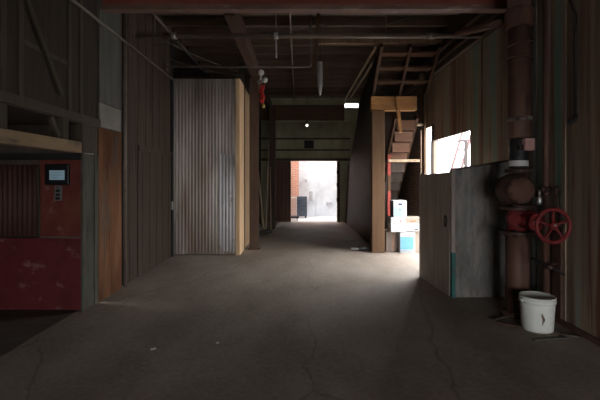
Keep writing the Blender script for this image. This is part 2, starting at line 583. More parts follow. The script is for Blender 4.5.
struct('trim_4', MB().box((-1.25, YF - .07, 2.40), (1.75, YF - .03, 2.45)), 'wood_dark')
struct('trim_5', MB().box((-1.25, YF - .07, 2.78), (1.75, YF - .03, 2.83)), 'wood_dark')
struct('trim_6', MB().box((-1.25, YF - .14, 3.42), (1.55, YF - .01, 3.92), .01), 'header_brown')
# right wall: patina sheets up to the pipe line, dark boards above, doorway to the yard, narrow gap, brick beyond
YD0, YD1 = 6.16, 7.80
w = MB()
w.box((XR, YB, 0), (XR + .05, YD0, 3.45))
w.box((XR, YD0, 2.2), (XR + .05, YD1, 3.45))
w.box((XR, YD1, 0), (XR + .05, YD1 + .13, 3.45))
w.box((XR, YD1 + .13, 2.5), (XR + .05, 8.62, 3.45))
# overlapping sheet laps
for y in (1.2, 2.55, 3.32, 3.95, 4.62, 5.2, 5.75):
    w.box((XR - .012, y, 0.0), (XR, y + .07, 3.45))
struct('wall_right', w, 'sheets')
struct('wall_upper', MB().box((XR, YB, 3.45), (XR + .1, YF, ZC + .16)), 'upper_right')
struct('wall_brick', MB().box((XR, 8.62, 0), (XR + .1, YF, 3.45)), 'brick_dark')
struct('trim_7', MB().box((XR - .05, 8.22, 0), (XR, 8.42, 3.45)), 'wood_mid')
struct('trim_8', MB().box((XR - .03, YD1 - .0, 0), (XR - .002, YD1 + .06, 2.5)), 'wood_dark')
# partition on the left beyond the steel column
struct('wall_partition', MB().box((-1.36, 9.22, 0), (-1.25, YF, ZC)), 'wood_dark')
struct('baseboard_right', MB().box((XR - .04, YB, 0), (XR - .014, 4.85, .05)), 'rust')

# outside: ground, alley wall and brick pillar, yard
struct('trim_9', MB().box((-12, YF + .2, -.14), (14, 30, -.01)), 'ground')
struct('trim_10', MB().box((XR + .12, YB - 8, -.14), (14, YF + .2, -.02)), 'ground')
struct('trim_11', MB().box((-14, YB - 14, -.14), (XR + .12, YB - .1, -.02)), 'ground')
w = MB()
w.box((-6, 15.6, -.1), (3.4, 15.9, 9.0)).box((3.4, 15.6, -.1), (9, 15.9, 3.2))
struct('wall_alley', w, 'alley_wall')
struct('wall_alley_brick', MB().box((-6, 15.36, -.1), (.03, 15.6, 8.0)), 'brick')
struct('wall_yard', MB().box((8.5, -6, -.1), (8.8, 30, 3.2)), 'yard_wall')
w = MB()  # unseen parapet and end walls added to keep sky light off the alley
w.box((-6, YF + .12, ZC + .2), (3.4, YF + .2, 5.0))
w.box((-6, YF + .12, -.1), (-2.5, YF + .2, ZC + .2))
w.box((-6.1, YF + .12, -.1), (-6, 15.9, 6.0))
w.box((3.3, YF + .2, -.1), (3.4, 15.6, 5.4))
w.box((XR + .12, YF + .12, -.1), (3.4, YF + .2, ZC + .2))
struct('wall_alley_shade', w, 'outer')

# ================================================================== ROOF TIMBER
fb = MB()
fb.box((XL, 4.80, 3.542), (2.62, 4.88, 4.02), .004)
bt = thing('ceiling_beam', (0, 4.84, 3.48), 'wide red-painted beam crossing the top of the hall, brown underside', 'beam')
obj('web', fb, 'beam_red', bt)
obj('flange', MB().box((XL, 4.775, 3.48), (2.62, 4.905, 3.54), .006), 'flange_paint', bt)
o = obj('ceiling_beam', MB().box((-.94, 5.07, 3.52), (-.80, 13.4, 3.78), .006), 'beam_brown')
tag(o, 'reddish-brown timber beam running from the front beam back over the steel column', 'beam')
joist0 = obj('roof_joist', MB().box((XL, 0, ZC), (XR - .005, .06, ZC + .155)), 'joist')
joist0.location.y = 6.03
tag(joist0, 'dark brown roof joist crossing the ceiling above the hall', 'joist', 'roof joists')
y = 6.55
while y < YF - .1:
    c = joist0.copy()
    COL.objects.link(c)
    c.location.y = y
    y += .52
o = obj('ceiling_purlin', MB().box((.35, 7.22, 3.90), (2.62, 7.30, 3.98), .004), 'wood_mid')
tag(o, 'light wood purlin crossing above the head of the stairs', 'purlin')
o = obj('hanging_strip', MB().bar((.325, 6.02, 4.15), (.245, 6.02, 3.10), .055, .03, (0, 1, 0), .003), 'wood_tan')
tag(o, 'pale wooden strip hanging at a slant beside the vertical pipe under the roof', 'wood strip')
o = obj('wall_plate', MB().box((XR - .16, 8.2, 3.47), (XR - .003, 13.4, 3.62)), 'joist')
tag(o, 'dark timber plate along the top of the right wall', 'beam')

# ================================================================== LEFT SIDE
# header beam over the lift recess with its little posts
o = obj('header_beam', MB().box((XL - .10, 2.0, 1.735), (XL + .005, 4.36, 1.855), .006), 'header_wood')
tag(o, 'worn light-brown header beam above the dark lift recess', 'beam')
p0 = obj('header_post', MB().box((XL - .07, 3.17, 1.857), (XL + .0, 3.25, 2.055), .004), 'gate_slat')
tag(p0, 'short upright block on the header beam at the left edge of the photo', 'post')
p1 = obj('header_post', MB().box((XL - .07, 4.02, 1.857), (XL + .0, 4.12, 2.055), .004), 'gate_slat')
tag(p1, 'short upright block on the right end of the header beam beside the slanted brace', 'post')
o = obj('header_brace', MB().bar((XL - .03, 3.99, 1.872), (XL - .03, 3.86, 2.05), .05, .035, (1, 0, 0)), 'gate_slat')
tag(o, 'small slanted brace standing on the right end of the header beam', 'brace')
# lift gate overhead
g = thing('overhead_gate', (XL, 3.4, 2.06), 'dark raised freight gate of boards and slats above the header beam', 'gate')
obj('board_panel', MB().box((XL - .015, 2.0, 2.07), (XL + .002, 4.70, 4.1)), 'gate', g)
obj('bottom_rail', MB().box((XL + .003, 2.0, 2.06), (XL + .035, 4.72, 2.15), .004), 'gate_slat', g)
for yy in (3.16, 3.36, 4.08, 4.30):
    obj('slat', MB().box((XL + .003, yy, 2.152), (XL + .022, yy + .055, 4.1), .003), 'gate_slat', g)
obj('diagonal_brace', MB().bar((XL + .032, 3.40, 3.05), (XL + .032, 3.95, 2.28), .05, .018, (1, 0, 0)), 'gate_slat', g)
obj('cross_rail', MB().box((XL + .003, 3.42, 2.60), (XL + .018, 4.07, 2.65)), 'gate_slat', g)
# red end wall of the recess with the control
rp = thing('lift_panel', (-3.1, 4.47, -.012), 'red-painted metal panel at the end of the lift recess, scuffed lower sheet', 'panel')
obj('lower_sheet', MB().box((-3.84, 4.43, -.01), (XL - .041, 4.46, .795), .004), 'red_low', rp)
obj('control_panel', MB().box((-2.86, 4.435, .812), (XL - .041, 4.465, 1.66), .006), 'red_panel', rp)
obj('corrugated_sheet', MB().corr((-3.84, 4.455, .81), (1, 0, 0), (0, -1, 0), .955, .80, .055, .009), 'red_corr', rp)
obj('edge_strip', MB().tube([(-2.895, 4.435, 1.60), (-2.885, 4.435, 1.45), (-2.87, 4.435, 1.1), (-2.872, 4.435, .815)], .014, 8), 'gate_slat', rp)
obj('joint_strip', MB().box((-2.86, 4.425, .797), (XL - .043, 4.445, .811)), 'conduit', rp)
obj('top_rail', MB().box((-3.84, 4.43, 1.662), (XL - .04, 4.50, 1.735)), 'black', rp)
obj('edge_post', MB().box((XL - .039, 4.425, -.01), (XL - .02, 4.47, 1.735), .004), 'black', rp)
cu = thing('control_display', (-2.68, 4.43, 1.4), 'black control unit with a small pale blue screen on the red panel', 'control unit')
obj('housing', MB().box((-2.79, 4.395, 1.385), (-2.52, 4.434, 1.615), .012), 'lcd_bezel', cu)
sc_ = obj('screen', MB().box((-2.73, 4.390, 1.44), (-2.565, 4.397, 1.545), .002), 'lcd', cu)
for zz in (1.52, 1.495, 1.47):
    obj('display_line', MB().box((-2.715, 4.3885, zz - .004), (-2.60 - .03 * (zz < 1.48), 4.3905, zz)), 'condenser', sc_)
ks = obj('keypad', MB().box((-2.69, 4.415, 1.21), (-2.61, 4.434, 1.375), .004), 'button', cu)
obj('arrow_mark', MB().prism([(-2.667, 4.414, 1.345), (-2.633, 4.414, 1.345), (-2.65, 4.414, 1.366)], (0, -.004, 0)), 'black', ks)
for zz in (1.305, 1.262, 1.222):
    kb = MB()
    kb.box((-2.674, 4.408, zz), (-2.626, 4.416, zz + .03), .003)
    obj('key', kb, 'black', ks)
# pillar, rust sheet, pale sheets, stand pipe
o = obj('wall_pillar', MB().box((XL - .018, 4.39, 0), (XL + .0, 4.70, 1.735), .008).box((XL - .016, 4.37, 0.0), (XL + .012, 4.45, 1.73), .006).box((XL - .016, 4.62, 0.0), (XL + .016, 4.70, 1.73), .006), 'pillar')
tag(o, 'grey-green chipped pillar between the red recess and the rusty sheet', 'pillar')
o = obj('pillar_cap', MB().box((XL - .09, 4.40, 1.74), (XL - .01, 4.70, 2.055), .006), 'gate_slat')
tag(o, 'dark wood block on top of the grey-green pillar', 'post')
o = obj('rusty_sheet', MB().corr((XL + .012, 4.72, 0.0), (0, 1, 0), (1, 0, 0), .60, 2.06, .062, .010), 'rust_corr')
tag(o, 'orange-brown rusty corrugated sheet on the left wall', 'sheet')
o = obj('faded_sheet', MB().box((XL - .004, 4.74, 2.075), (XL + .012, 5.30, 2.36)), 'paper')
tag(o, 'small faded grey square sheet just above the rusty corrugated sheet', 'sheet')
o = obj('wall_sheet', MB().box((XL - .004, 4.74, 2.37), (XL + .008, 5.30, 4.1)), 'pale_panel')
tag(o, 'tall grey-green metal sheet on the left wall above the faded square', 'sheet')
o = obj('stand_pipe', MB().tube([(XL + .03, 5.385, 0), (XL + .03, 5.385, 4.14)], .021, 10), 'conduit')
tag(o, 'thin upright grey pipe on the left wall beside the rusty sheet', 'pipe')
# sliding iron door
d = thing('iron_door', (XL, 6.4, 0), 'tall dark brown boarded iron door on the left wall', 'door')
sl = MB()
for i in range(13):
    y0 = 5.43 + i * .15
    sl.box((XL - .028, y0, 0.01), (XL + .004 + .004 * (i % 2), y0 + .146, 4.1), .003)
obj('boarding', sl, 'dark_door', d)
sl = MB()
for i in range(10):
    y0 = 5.86 + i * .15
    sl.box((XL + .009, y0, 0.02), (XL + .020 + .003 * (i % 2), y0 + .147, 1.95), .003)
wk = obj('wicket_door', sl, 'dark_door', d)
obj('wicket_rail', MB().box((XL + .021, 5.86, 1.86), (XL + .034, 7.36, 1.95), .003), 'dark_door', wk)
obj('latch', MB().box((XL + .004, 7.40, .88), (XL + .04, 7.44, 1.03), .005), 'steel', d)
obj('edge_post', MB().box((XL - .03, 7.46, 0), (XL + .02, 7.54, 4.1), .004), 'black', d)
# sloping-looking wall conduit
o = obj('wall_conduit', MB().tube([(XL + .05, 2.6, 3.285), (XL + .05, 7.5, 3.285)], .017, 8), 'conduit')
tag(o, 'thin conduit running back along the upper left wall', 'conduit')

# ================================================================== CORRUGATED SHED
YS, SXR = 7.63, -1.106
sh = thing('metal_shed', (-1.75, 8.4, 0), 'tall shed clad in grey corrugated metal with a tan plywood side', 'shed')
obj('front_sheet', MB().corr((-2.40, YS, .01), (1, 0, 0), (0, -1, 0), 1.215, 3.35, .063, .010), 'galv', sh)
obj('patch_sheet', MB().corr((-1.50, YS - .012, .07), (1, 0, 0), (0, -1, 0), .31, 1.86, .063, .010), 'galv_bright', sh)
obj('corner_board', MB().box((-1.185, YS - .03, 0), (SXR, YS + .04, 3.36), .004), 'plywood', sh)
obj('side_panel', MB().box((SXR - .03, YS + .045, 0), (SXR, 8.28, 3.36), .003), 'plywood', sh)
obj('side_panel', MB().box((SXR - .03, 8.30, 0), (SXR, 9.2, 3.36), .003), 'plywood', sh)
obj('batten', MB().box((SXR - .03, 8.20, 0), (SXR + .008, 8.295, 3.35), .003), 'wood_mid', sh)
obj('back_panel', MB().box((-2.40, 9.17, 0), (SXR - .032, 9.2, 3.36)), 'wood_dark', sh)
obj('roof', MB().box((-2.405, YS + .02, 3.362), (SXR, 9.2, 3.39)), 'roof', sh)
# column
co = thing('steel_column', (-.90, 8.25, 0), 'reddish-brown steel column beside the plywood side of the shed', 'column')
cm = MB()
cm.box((-.995, 8.2, .015), (-.815, 8.215, 3.50))
cm.box((-.995, 8.335, .015), (-.815, 8.35, 3.50))
cm.box((-.915, 8.215, .015), (-.895, 8.335, 3.50))
obj('shaft', cm, 'rust_steel', co)
obj('base_plate', MB().box((-1.03, 8.16, 0), (-.78, 8.39, .015), .003), 'rust', co)
obj('cap_plate', MB().box((-1.0, 8.18, 3.502), (-.80, 8.37, 3.518)), 'rust', co)
co2 = obj('timber_post', MB().box((-.83, 11.6, 0), (-.66, 11.77, 3.515), .008), 'rust_steel')
tag(co2, 'dark reddish timber post behind the leaning poles near the back door', 'post')
# leaning poles
for (a, b, r, lab) in (((-.925, 10.94, .016), (-1.215, 11.2, 2.7), .024, 'pale wooden pole leaning left against the dark partition behind the column'),
                       ((-.88, 11.0, .016), (-.84, 11.56, 2.6), .022, 'pale wooden pole leaning back against the dark timber post'),
                       ((-.75, 11.1, .013), (-.80, 11.57, 1.8), .013, 'short pole leaning on the timber post, right of the two taller poles')):
    o = obj('wooden_pole', MB().tube([a, b], r, 10), 'wood_pale')
    tag(o, lab, 'pole', 'poles leaning behind the column')
o = obj('floor_stick', MB().bar((-.75, 10.9, .013), (-.55, 12.0, .013), .03, .024, (0, 0, 1), .003), 'wood_pale')
tag(o, 'pale stick lying on the floor near the left side of the back door', 'stick')
o = obj('rag_heap', MB().ball((-.88, 10.62, .05), .14, 3, (1.0, .7, .36)).ball((-.78, 10.72, .05), .10, 3, (1, .8, .4)), 'pillar')
tag(o, 'low dark heap of rags at the foot of the leaning poles', 'rags')
# emergency lamp and hanging cloth on the column
el = thing('emergency_lamp', (-.75, 8.12, 3.36), 'white twin-headed lamp high on the steel column', 'lamp')
obj('bracket', MB().box((-.83, 8.14, 3.40), (-.72, 8.198, 3.47), .006), 'conduit', el)
obj('lamp_head', MB().ball((-.745, 8.09, 3.60), .062, 3, (1, .8, 1)).tube([(-.76, 8.12, 3.46), (-.745, 8.10, 3.56)], .018, 8), 'white', el)
obj('lamp_head', MB().ball((-.665, 8.09, 3.45), .055, 3, (1, .8, 1)).tube([(-.73, 8.13, 3.44), (-.69, 8.10, 3.45)], .018, 8), 'white', el)
rb = MB()
for i, (dx, zb, wd) in enumerate(((-.03, 3.03, .036), (.012, 2.90, .028))):
    pts = []
    n = 14
    for s in range(n + 1):
        z = 3.36 - (3.36 - zb) * s / n
        pts.append((-.72 + dx + .018 * math.sin(s * .9 + i), 8.13 + .02 * math.sin(s * .7), z))
    rb.tube(pts, [wd * (.55 + .35 * math.sin(k * .8) ** 2) for k in range(n + 1)], 8)
o = thing('hanging_cloth', (-.72, 8.13, 2.9), 'red and yellow cloth hanging below the white lamp on the column', 'cloth')
obj('red_strip', rb, 'red_cloth', o)
obj('yellow_knot', MB().ball((-.70, 8.11, 2.93), .035, 2, (1, .8, 1.3)), 'yellow', o)

# ================================================================== FAR DOOR AND ITS SURROUNDINGS
d = thing('plank_door', (-.55, 13.44, 0), 'dark brown plank door leaf standing open left of the bright doorway', 'door')
dl = MB()
for i in range(6):
    dl.box((-.96 + i * .12, 13.40, .02), (-.96 + i * .12 + .117, 13.45, 2.05), .004)
obj('planks', dl, 'leaf', d)
obj('bottom_rail', MB().box((-.96, 13.375, .05), (-.245, 13.399, .19), .003), 'leaf', d)
d = thing('slat_panel', (1.6, 13.45, 0), 'olive slatted panel right of the bright doorway', 'panel')
for i in range(8):
    obj('slat', MB().box((1.33, 13.42, .04 + i * .25), (1.98, 13.46, .04 + i * .25 + .225), .006), 'olive', d)
obj('hinge_post', MB().box((1.32, 13.38, 0), (1.40, 13.419, 2.04), .004), 'wood_dark', d)
for z in (1.62, 1.2, .7):
    obj('hinge', MB().box((1.29, 13.36, z), (1.36, 13.379, z + .12), .006), 'black', d)
sp = thing('wall_speaker', (.42, 13.3, 2.5), 'small dark speaker box on the wall above the back door', 'speaker')
obj('cabinet', MB().box((.21, 13.22, 2.47), (.52, 13.40, 2.73), .012), 'darkbox', sp)
obj('bracket', MB().box((.37, 13.40, 2.60), (.42, 13.44, 2.68)), 'black', sp)
obj('cone', MB().lathe([(.06, 0), (.055, -.006), (.02, .01), (.001, .012)], (.365, 13.215, 2.60), 20, 'Y'), 'black', sp)
bl = thing('hanging_bulb', (.27, 12.0, 3.0), 'small lit bulb hanging above the back door', 'bulb')
obj('bulb', MB().ball((.27, 12.0, 3.06), .030, 3, (1, 1, 1.2)), 'bulb', bl)
obj('socket', MB().lathe([(.012, .17), (.022, .12), (.024, .05), (.018, .04)], (.27, 12.0, 3.05), 16), 'black', bl)
obj('cord', MB().tube([(.27, 12.0, 3.2), (.275, 12.0, 3.7), (.27, 12.0, ZC + .162)], .006, 6), 'cable', bl)

# outside the far door
ac = thing('condenser_unit', (.15, 15.1, -.01), 'dark blue-grey condenser box against the white wall outside the back door', 'air conditioner')
obj('housing', MB().box((-.04, 14.9, .05), (.34, 15.25, .80), .02), 'condenser', ac)
for zz in (.2, .32, .44, .56, .68):
    obj('louvre', MB().box((-.01, 14.885, zz), (.31, 14.899, zz + .045), .003), 'condenser', ac)
for xx in (-.01, .26):
    obj('foot', MB().box((xx, 14.92, -.01), (xx + .05, 15.23, .05)), 'black', ac)
lc = thing('lattice_crate', (-.22, 14.75, -.01), 'white lattice crate beside the dark condenser box outside', 'crate')
lt = MB()
for k in range(-3, 8):
    z0 = .02 + k * .11
    for sgn in (1, -1):
        p = [(-.32, z0 if sgn > 0 else z0 + .25), (-.07, z0 + .25 if sgn > 0 else z0)]
        (xa, za), (xb, zb) = p
        def cl(t): return (xa + (xb - xa) * t, za + (zb - za) * t)
        t0, t1 = 0.0, 1.0
        lo, hi = .05, .74
        for (lim, up) in ((lo, False), (hi, True)):
            dz = zb - za
            t = (lim - za) / dz
            if (dz > 0) == (not up):
                t0 = max(t0, t)
            else:
                t1 = min(t1, t)
        if t1 - t0 < .05:
            continue
        a_, b_ = cl(t0), cl(t1)
        lt.bar((a_[0], 14.70 + .008 * sgn, a_[1]), (b_[0], 14.70 + .008 * sgn, b_[1]), .012, .022, (0, 1, 0))
obj('lattice', lt, 'white', lc)
fr = MB()
fr.box((-.34, 14.68, -.01), (-.31, 14.95, .78)).box((-.08, 14.68, -.01), (-.05, 14.95, .78)).box((-.31, 14.68, .74), (-.08, 14.95, .78)).box((-.31, 14.68, .02), (-.08, 14.95, .05))
obj('frame', fr, 'white', lc)
pl = thing('low_trolley', (-.2, 14.2, -.01), 'low black trolley on the ground just outside the back door', 'trolley')
obj('deck', MB().box((-.42, 13.95, .09), (.02, 14.4, .14), .008), 'black', pl)
for xx in (-.38, -.03):
    for yy in (14.0, 14.35):
        obj('wheel', MB().lathe([(.05, -.015), (.05, .015)], (xx, yy, .04), 14, 'X'), 'black', pl)
# wall fittings on the alley wall
o = obj('meter_box', MB().box((.27, 15.5, 1.32), (.37, 15.598, 1.45), .008), 'alley_fit')
tag(o, 'small grey box high on the white wall outside the back door', 'box')
o = obj('wall_duct', MB().box((.44, 15.53, .62), (.58, 15.598, .98), .008), 'alley_fit')
tag(o, 'grey duct on the white wall above the condenser box', 'duct')
o = obj('alley_conduit', MB().tube([(.70, 15.575, -.01), (.70, 15.575, .92), (.92, 15.575, .95), (.92, 15.575, 1.5)], .009, 8), 'alley_fit')
tag(o, 'thin grey conduit climbing the white wall outside the back door', 'conduit')
o = obj('wall_vent', MB().box((1.10, 15.56, .42), (1.34, 15.598, .56), .006), 'alley_fit')
tag(o, 'faint grey vent low on the right of the white wall outside', 'vent')

# ================================================================== STAIR SIDE
o = obj('stair_partition', MB().prism([(1.58, 8.10, 0.0), (1.58, 13.05, 0.0), (1.58, 12.3, 1.88), (1.58, 10.8, 2.9), (1.58, 10.2, 3.46), (1.58, 8.3, 3.92), (1.58, 8.10, 3.95)], (.06, 0, 0)), 'dark_boards')
tag(o, 'tall dark boarded panel closing the side of the stairs', 'panel')
o = obj('edge_rail', MB().bar((1.55, 12.97, .02), (1.55, 12.25, 1.88), .04, .045, (1, 0, 0)), 'conduit')
tag(o, 'thin grey rail along the sloping far edge of the dark stair panel', 'rail')
o = obj('stair_rail', MB().bar((1.64, 12.4, 3.99), (1.64, 7.75, 3.99), .035, .04, (0, 0, 1)), 'wood_pale')
tag(o, 'pale rail under the roof, its far end in daylight, right one of two', 'rail')
o = obj('stair_rail', MB().bar((1.50, 12.9, 3.99), (1.50, 7.72, 3.99), .035, .045, (0, 0, 1)), 'wood_pale')
tag(o, 'pale rail under the roof, its far end in daylight, left one of two', 'rail')
po = obj('timber_post', MB().box((1.45, 7.84, 0), (1.70, 8.06, 2.795), .012), 'wood_tan')
tag(po, 'thick square tan timber post in the middle of the hall', 'post')
o = obj('landing_beam', MB().box((1.44, 7.86, 2.80), (2.34, 8.02, 3.08), .012), 'wood_orange')
tag(o, 'orange-brown landing beam resting on the thick tan post', 'beam')

def flight(root, x0, x1, ya, za, yb, zb, n, xs, tm, sm, risers, ps=None, dark=99):
    d = Vector((0, yb - ya, zb - za))
    for x in xs:
        obj('stringer', MB().bar((x, ya, za), (x, yb, zb), .05, .17, (0, 0, 1), .004), sm, root)
    for i in range(n):
        p = ps[i] if ps else (i + .5) / n
        tm_ = tm if i < dark else 'wood_dark'  # lower steps use dark wood: shade under the stairs put into the colour
        y = ya + d.y * p
        z = za + d.z * p
        obj('tread', MB().box((x0, y - .12, z - .02), (x1, y + .12, z + .02), .004), tm_, root)
        if risers:
            h = abs(d.z) / n
            obj('riser', MB().box((x0 + .01, y - .115, z - h + .021), (x1 - .01, y - .09, z - .021)), tm_, root)

st = thing('upper_stairs', (1.9, 7.5, 3.08), 'upper wooden stair flight rising towards the roof above the landing beam', 'stairs')
flight(st, 1.53, 2.51, 8.0, 3.17, 7.20, 3.87, 3, (1.50, 2.02, 2.54), 'tread', 'stringer', False, (.24, .53, .82))
ls = thing('lower_stairs', (2.15, 9.4, 0), 'lower wooden stair flight descending behind the boxes away from the landing beam', 'stairs')
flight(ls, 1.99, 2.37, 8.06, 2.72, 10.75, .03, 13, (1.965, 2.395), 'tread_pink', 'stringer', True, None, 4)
rp = thing('red_post', (1.96, 8.62, 0), 'slim red post with a bare tan section under the lower stairs', 'post')
obj('upper_shaft', MB().box((1.93, 8.60, 1.53), (1.995, 8.66, 1.975), .004), 'red_post', rp)
obj('bare_section', MB().box((1.93, 8.60, 1.19), (1.995, 8.66, 1.529), .004), 'wood_tan', rp)
obj('lower_shaft', MB().box((1.93, 8.60, 0), (1.995, 8.66, 1.189), .004), 'red_post', rp)
o = obj('cross_bar', MB().box((1.93, 8.53, 1.815), (2.598, 8.597, 1.87), .004), 'wood_pale')
tag(o, 'pale wooden bar crossing from the red post to the jamb at the window', 'bar')
o = obj('cleat', MB().box((2.45, 8.29, 2.55), (2.597, 8.326, 2.60), .004), 'wood_pale')
tag(o, 'short pale cleat on the jamb above the cross bar', 'cleat')
o = obj('stair_prop', MB().bar((2.0, 7.80, 2.35), (1.93, 7.80, 3.06), .06, .04, (0, 1, 0), .004), 'wood_orange')
tag(o, 'short orange prop nailed to the front of the landing beam', 'prop')


# boxes
def carton(loc_lo, loc_hi, body, label, extras):
    x0, y0, z0 = loc_lo
    x1, y1, z1 = loc_hi
    t = thing('carton', ((x0 + x1) / 2, (y0 + y1) / 2, z0), label, 'box', 'cartons by the tan post')
    obj('body', MB().box(loc_lo, loc_hi, .006), body, t)
    for (nm, a, b, m) in extras:      # printed patches on the front, in fractions of the face
        obj(nm, MB().box((x0 + (x1 - x0) * a[0], y0 - .0025, z0 + (z1 - z0) * a[1]),
                         (x0 + (x1 - x0) * b[0], y0 + .002, z0 + (z1 - z0) * b[1])), m, t)
    return t, (x0, y0, z0, x1, y1, z1)

t, _ = carton((2.0, 7.84, 0), (2.295, 8.2, .405), 'box_white', 'light blue printed carton on the floor under the white one',
              [('blue_print', (.03, .17), (.90, .78), 'box_blue'), ('grey_band', (.03, .03), (.80, .16), 'ink_grey'),
               ('print_dot', (.33, .80), (.43, .86), 'ink_brown'), ('print_dot', (.57, .80), (.67, .86), 'ink_brown')])
obj('blue_flap', MB().box((2.001, 7.852, .407), (2.294, 8.188, .411)), 'box_pale', t)
t, _ = carton((1.75, 7.96, 0), (1.985, 8.36, .405), 'box_brown', 'crumpled brown carton on the floor against the thick tan post',
              [('torn_edge', (.55, .05), (.66, .92), 'ink_brown')])
obj('open_flap', MB().bar((1.80, 7.955, .44), (1.765, 7.95, .60), .006, .3, (0, 1, 0)), 'box_brown', t)
t, _ = carton((1.81, 7.80, .414), (2.10, 8.12, .70), 'box_white', 'white carton in the middle of the stack by the post',
              [('red_mark', (.62, .70), (.72, .80), 'ink_red'), ('pink_print', (.12, .60), (.52, .64), 'box_tan')])
t, _ = carton((1.86, 7.80, .702), (2.12, 8.08, 1.03), 'box_white', 'tall pale blue and white carton on top of the stack',
              [('pale_print', (.05, .05), (.93, .62), 'box_pale'), ('dark_mark', (.38, .72), (.66, .83), 'box_navy'), ('dot_mark', (.44, .42), (.54, .50), 'ink_red')])
obj('dark_side', MB().box((1.856, 7.812, .712), (1.862, 8.068, 1.02)), 'box_navy', t)
t, _ = carton((2.115, 7.86, .416), (2.45, 8.18, .69), 'box_tan', 'tan and white carton on the right end of the middle row',
              [('white_print', (.06, .06), (.95, .58), 'box_white'), ('brown_mark', (.28, .70), (.62, .80), 'ink_brown'), ('red_mark', (.5, .12), (.75, .2), 'ink_red')])
t, _ = carton((2.305, 7.93, 0), (2.60, 8.25, .412), 'box_tan', 'plain tan carton on the floor behind the blue carton, half hidden by the screen',
              [('tape', (.42, .02), (.52, .98), 'wood_pale')])
# white scraps at the post foot
for i, (x, y, sx, sy, lab) in enumerate(((1.18, 8.18, .12, .07, 'white crumpled scrap on the floor left of the thick tan post'),
                                         (1.36, 8.24, .10, .08, 'grey crumpled rag at the foot of the thick tan post'))):
    b = MB()
    for k in range(5):
        b.ball((x + random.uniform(-sx, sx) * .5, y + random.uniform(-sy, sy) * .5, .028), .038, 2, (1.3, 1, .7))
    o = obj('paper_scrap', b, 'white' if i == 0 else 'ink_grey')
    tag(o, lab, 'scrap')

# ================================================================== RIGHT FOREGROUND SCREEN
sd = thing('screen_door', (1.84, 5.4, 0), 'grey-brown sheet metal door edge-on beside the bright window', 'door')
obj('sheet', MB().prism([(1.805, 5.92, 0), (1.87, 4.95, 0), (1.87, 4.95, 1.535), (1.805, 5.92, 1.51)], (.03, 0, 0)), 'screen', sd)
obj('handle', MB().tube([(1.868 + .022 * math.cos(a) * .3 - .012, 5.04 + .05 * math.cos(a), .92 + .07 * math.sin(a)) for a in [2 * PI * k / 16 for k in range(16)]], .008, 8, closed=True), 'black', sd)
obj('edge_bar', MB().box((1.80, 5.90, .0), (1.845, 5.94, 1.53), .004), 'screen', sd)
fs = thing('sheet_screen', (2.25, 4.92, 0), 'stained patina metal screen standing between the sheet door and the right wall', 'screen')
sl = MB()
for i in range(4):
    x0 = 1.925 + i * .178
    dz = .028 * i
    sl.prism([(x0, 4.90 + .006 * (i % 2), 0), (x0 + .177, 4.90 + .006 * (i % 2), 0), (x0 + .177, 4.90 + .006 * (i % 2), 1.56 + dz + .03), (x0, 4.90 + .006 * (i % 2), 1.56 + dz)], (0, .02, 0))
obj('sheets', sl, 'screen_front', fs)
obj('edge_post', MB().box((1.872, 4.88, .55), (1.922, 4.93, 1.575), .004), 'screen', fs)
obj('teal_post', MB().box((1.878, 4.88, 0), (1.922, 4.93, .549), .004), 'teal', fs)
obj('cap_rail', MB().bar((1.924, 4.90, 1.567), (2.635, 4.90, 1.685), .05, .025, (0, 0, 1), .003), 'wood_dark', fs)

# ================================================================== RISER PIPE WITH VALVE
PX, PY = 2.36, 4.27
rz = thing('fire_riser', (PX, PY, 0), 'thick brown riser pipe with a valve, on the right wall', 'pipe')
obj('lower_pipe', MB().lathe([(.115, 0.03), (.115, .86)], (PX - .02, PY, 0), 28), 'pipe_brown', rz)
obj('foot_flange', MB().lathe([(.165, 0), (.165, .03), (.12, .05)], (PX - .02, PY, 0), 28), 'rust', rz)
fl = obj('flange', MB().lathe([(.165, .862), (.17, .87), (.17, .895), (.165, .90)], (PX - .02, PY, 0), 28), 'bronze', rz)
for k in range(8):
    a = 2 * PI * k / 8 + .2
    obj('bolt', MB().lathe([(.013, .845), (.013, .918)], (PX - .02 + .145 * math.cos(a), PY + .145 * math.sin(a), 0), 6), 'black', fl)
obj('valve_body', MB().lathe([(.10, .902), (.085, .95), (.105, 1.0), (.11, 1.04), (.09, 1.09), (.10, 1.12)], (PX - .02, PY, 0), 28).tube([(PX - .02, PY, 1.02), (PX + .10, PY - .13, 1.015)], [.10, .095], 20).tube([(PX - .02, PY, 1.03), (PX - .10, PY - .10, 1.03)], [.07, .06], 16), 'valve_red', rz)
obj('flange', MB().lathe([(.165, 1.122), (.17, 1.13), (.17, 1.155), (.165, 1.16)], (PX - .02, PY, 0), 28), 'bronze', rz)
obj('check_dome', MB().ball((PX - .075, PY - .03, 1.335), .178, 4, (1, .95, 1)), 'bronze', rz)
dcv = obj('dome_cover', MB().lathe([(.001, -.06), (.07, -.055), (.125, -.03), (.14, 0), (.14, .02)], (PX - .075, PY - .17, 1.335), 28, 'Y'), 'rust', rz)
obj('flange', MB().lathe([(.13, 1.515), (.135, 1.52), (.135, 1.555), (.13, 1.56)], (PX - .005, PY, 0), 28), 'bronze', rz)
obj('switch_sleeve', MB().lathe([(.09, 1.561), (.092, 1.57), (.092, 1.86), (.088, 1.88)], (PX - .005, PY, 0), 28), 'black', rz)
obj('white_band', MB().lathe([(.0935, 1.585), (.0945, 1.59), (.0945, 1.64), (.0935, 1.645)], (PX - .005, PY, 0), 28), 'white', rz)['label'] = 'white band on black sleeve'
sw = obj('switch_box', MB().box((PX - .03, PY - .16, 1.745), (PX + .075, PY - .093, 1.87), .008), 'pink', rz)
obj('switch_lug', MB().box((PX - .075, PY - .145, 1.75), (PX - .031, PY - .10, 1.80), .005), 'bronze', sw)
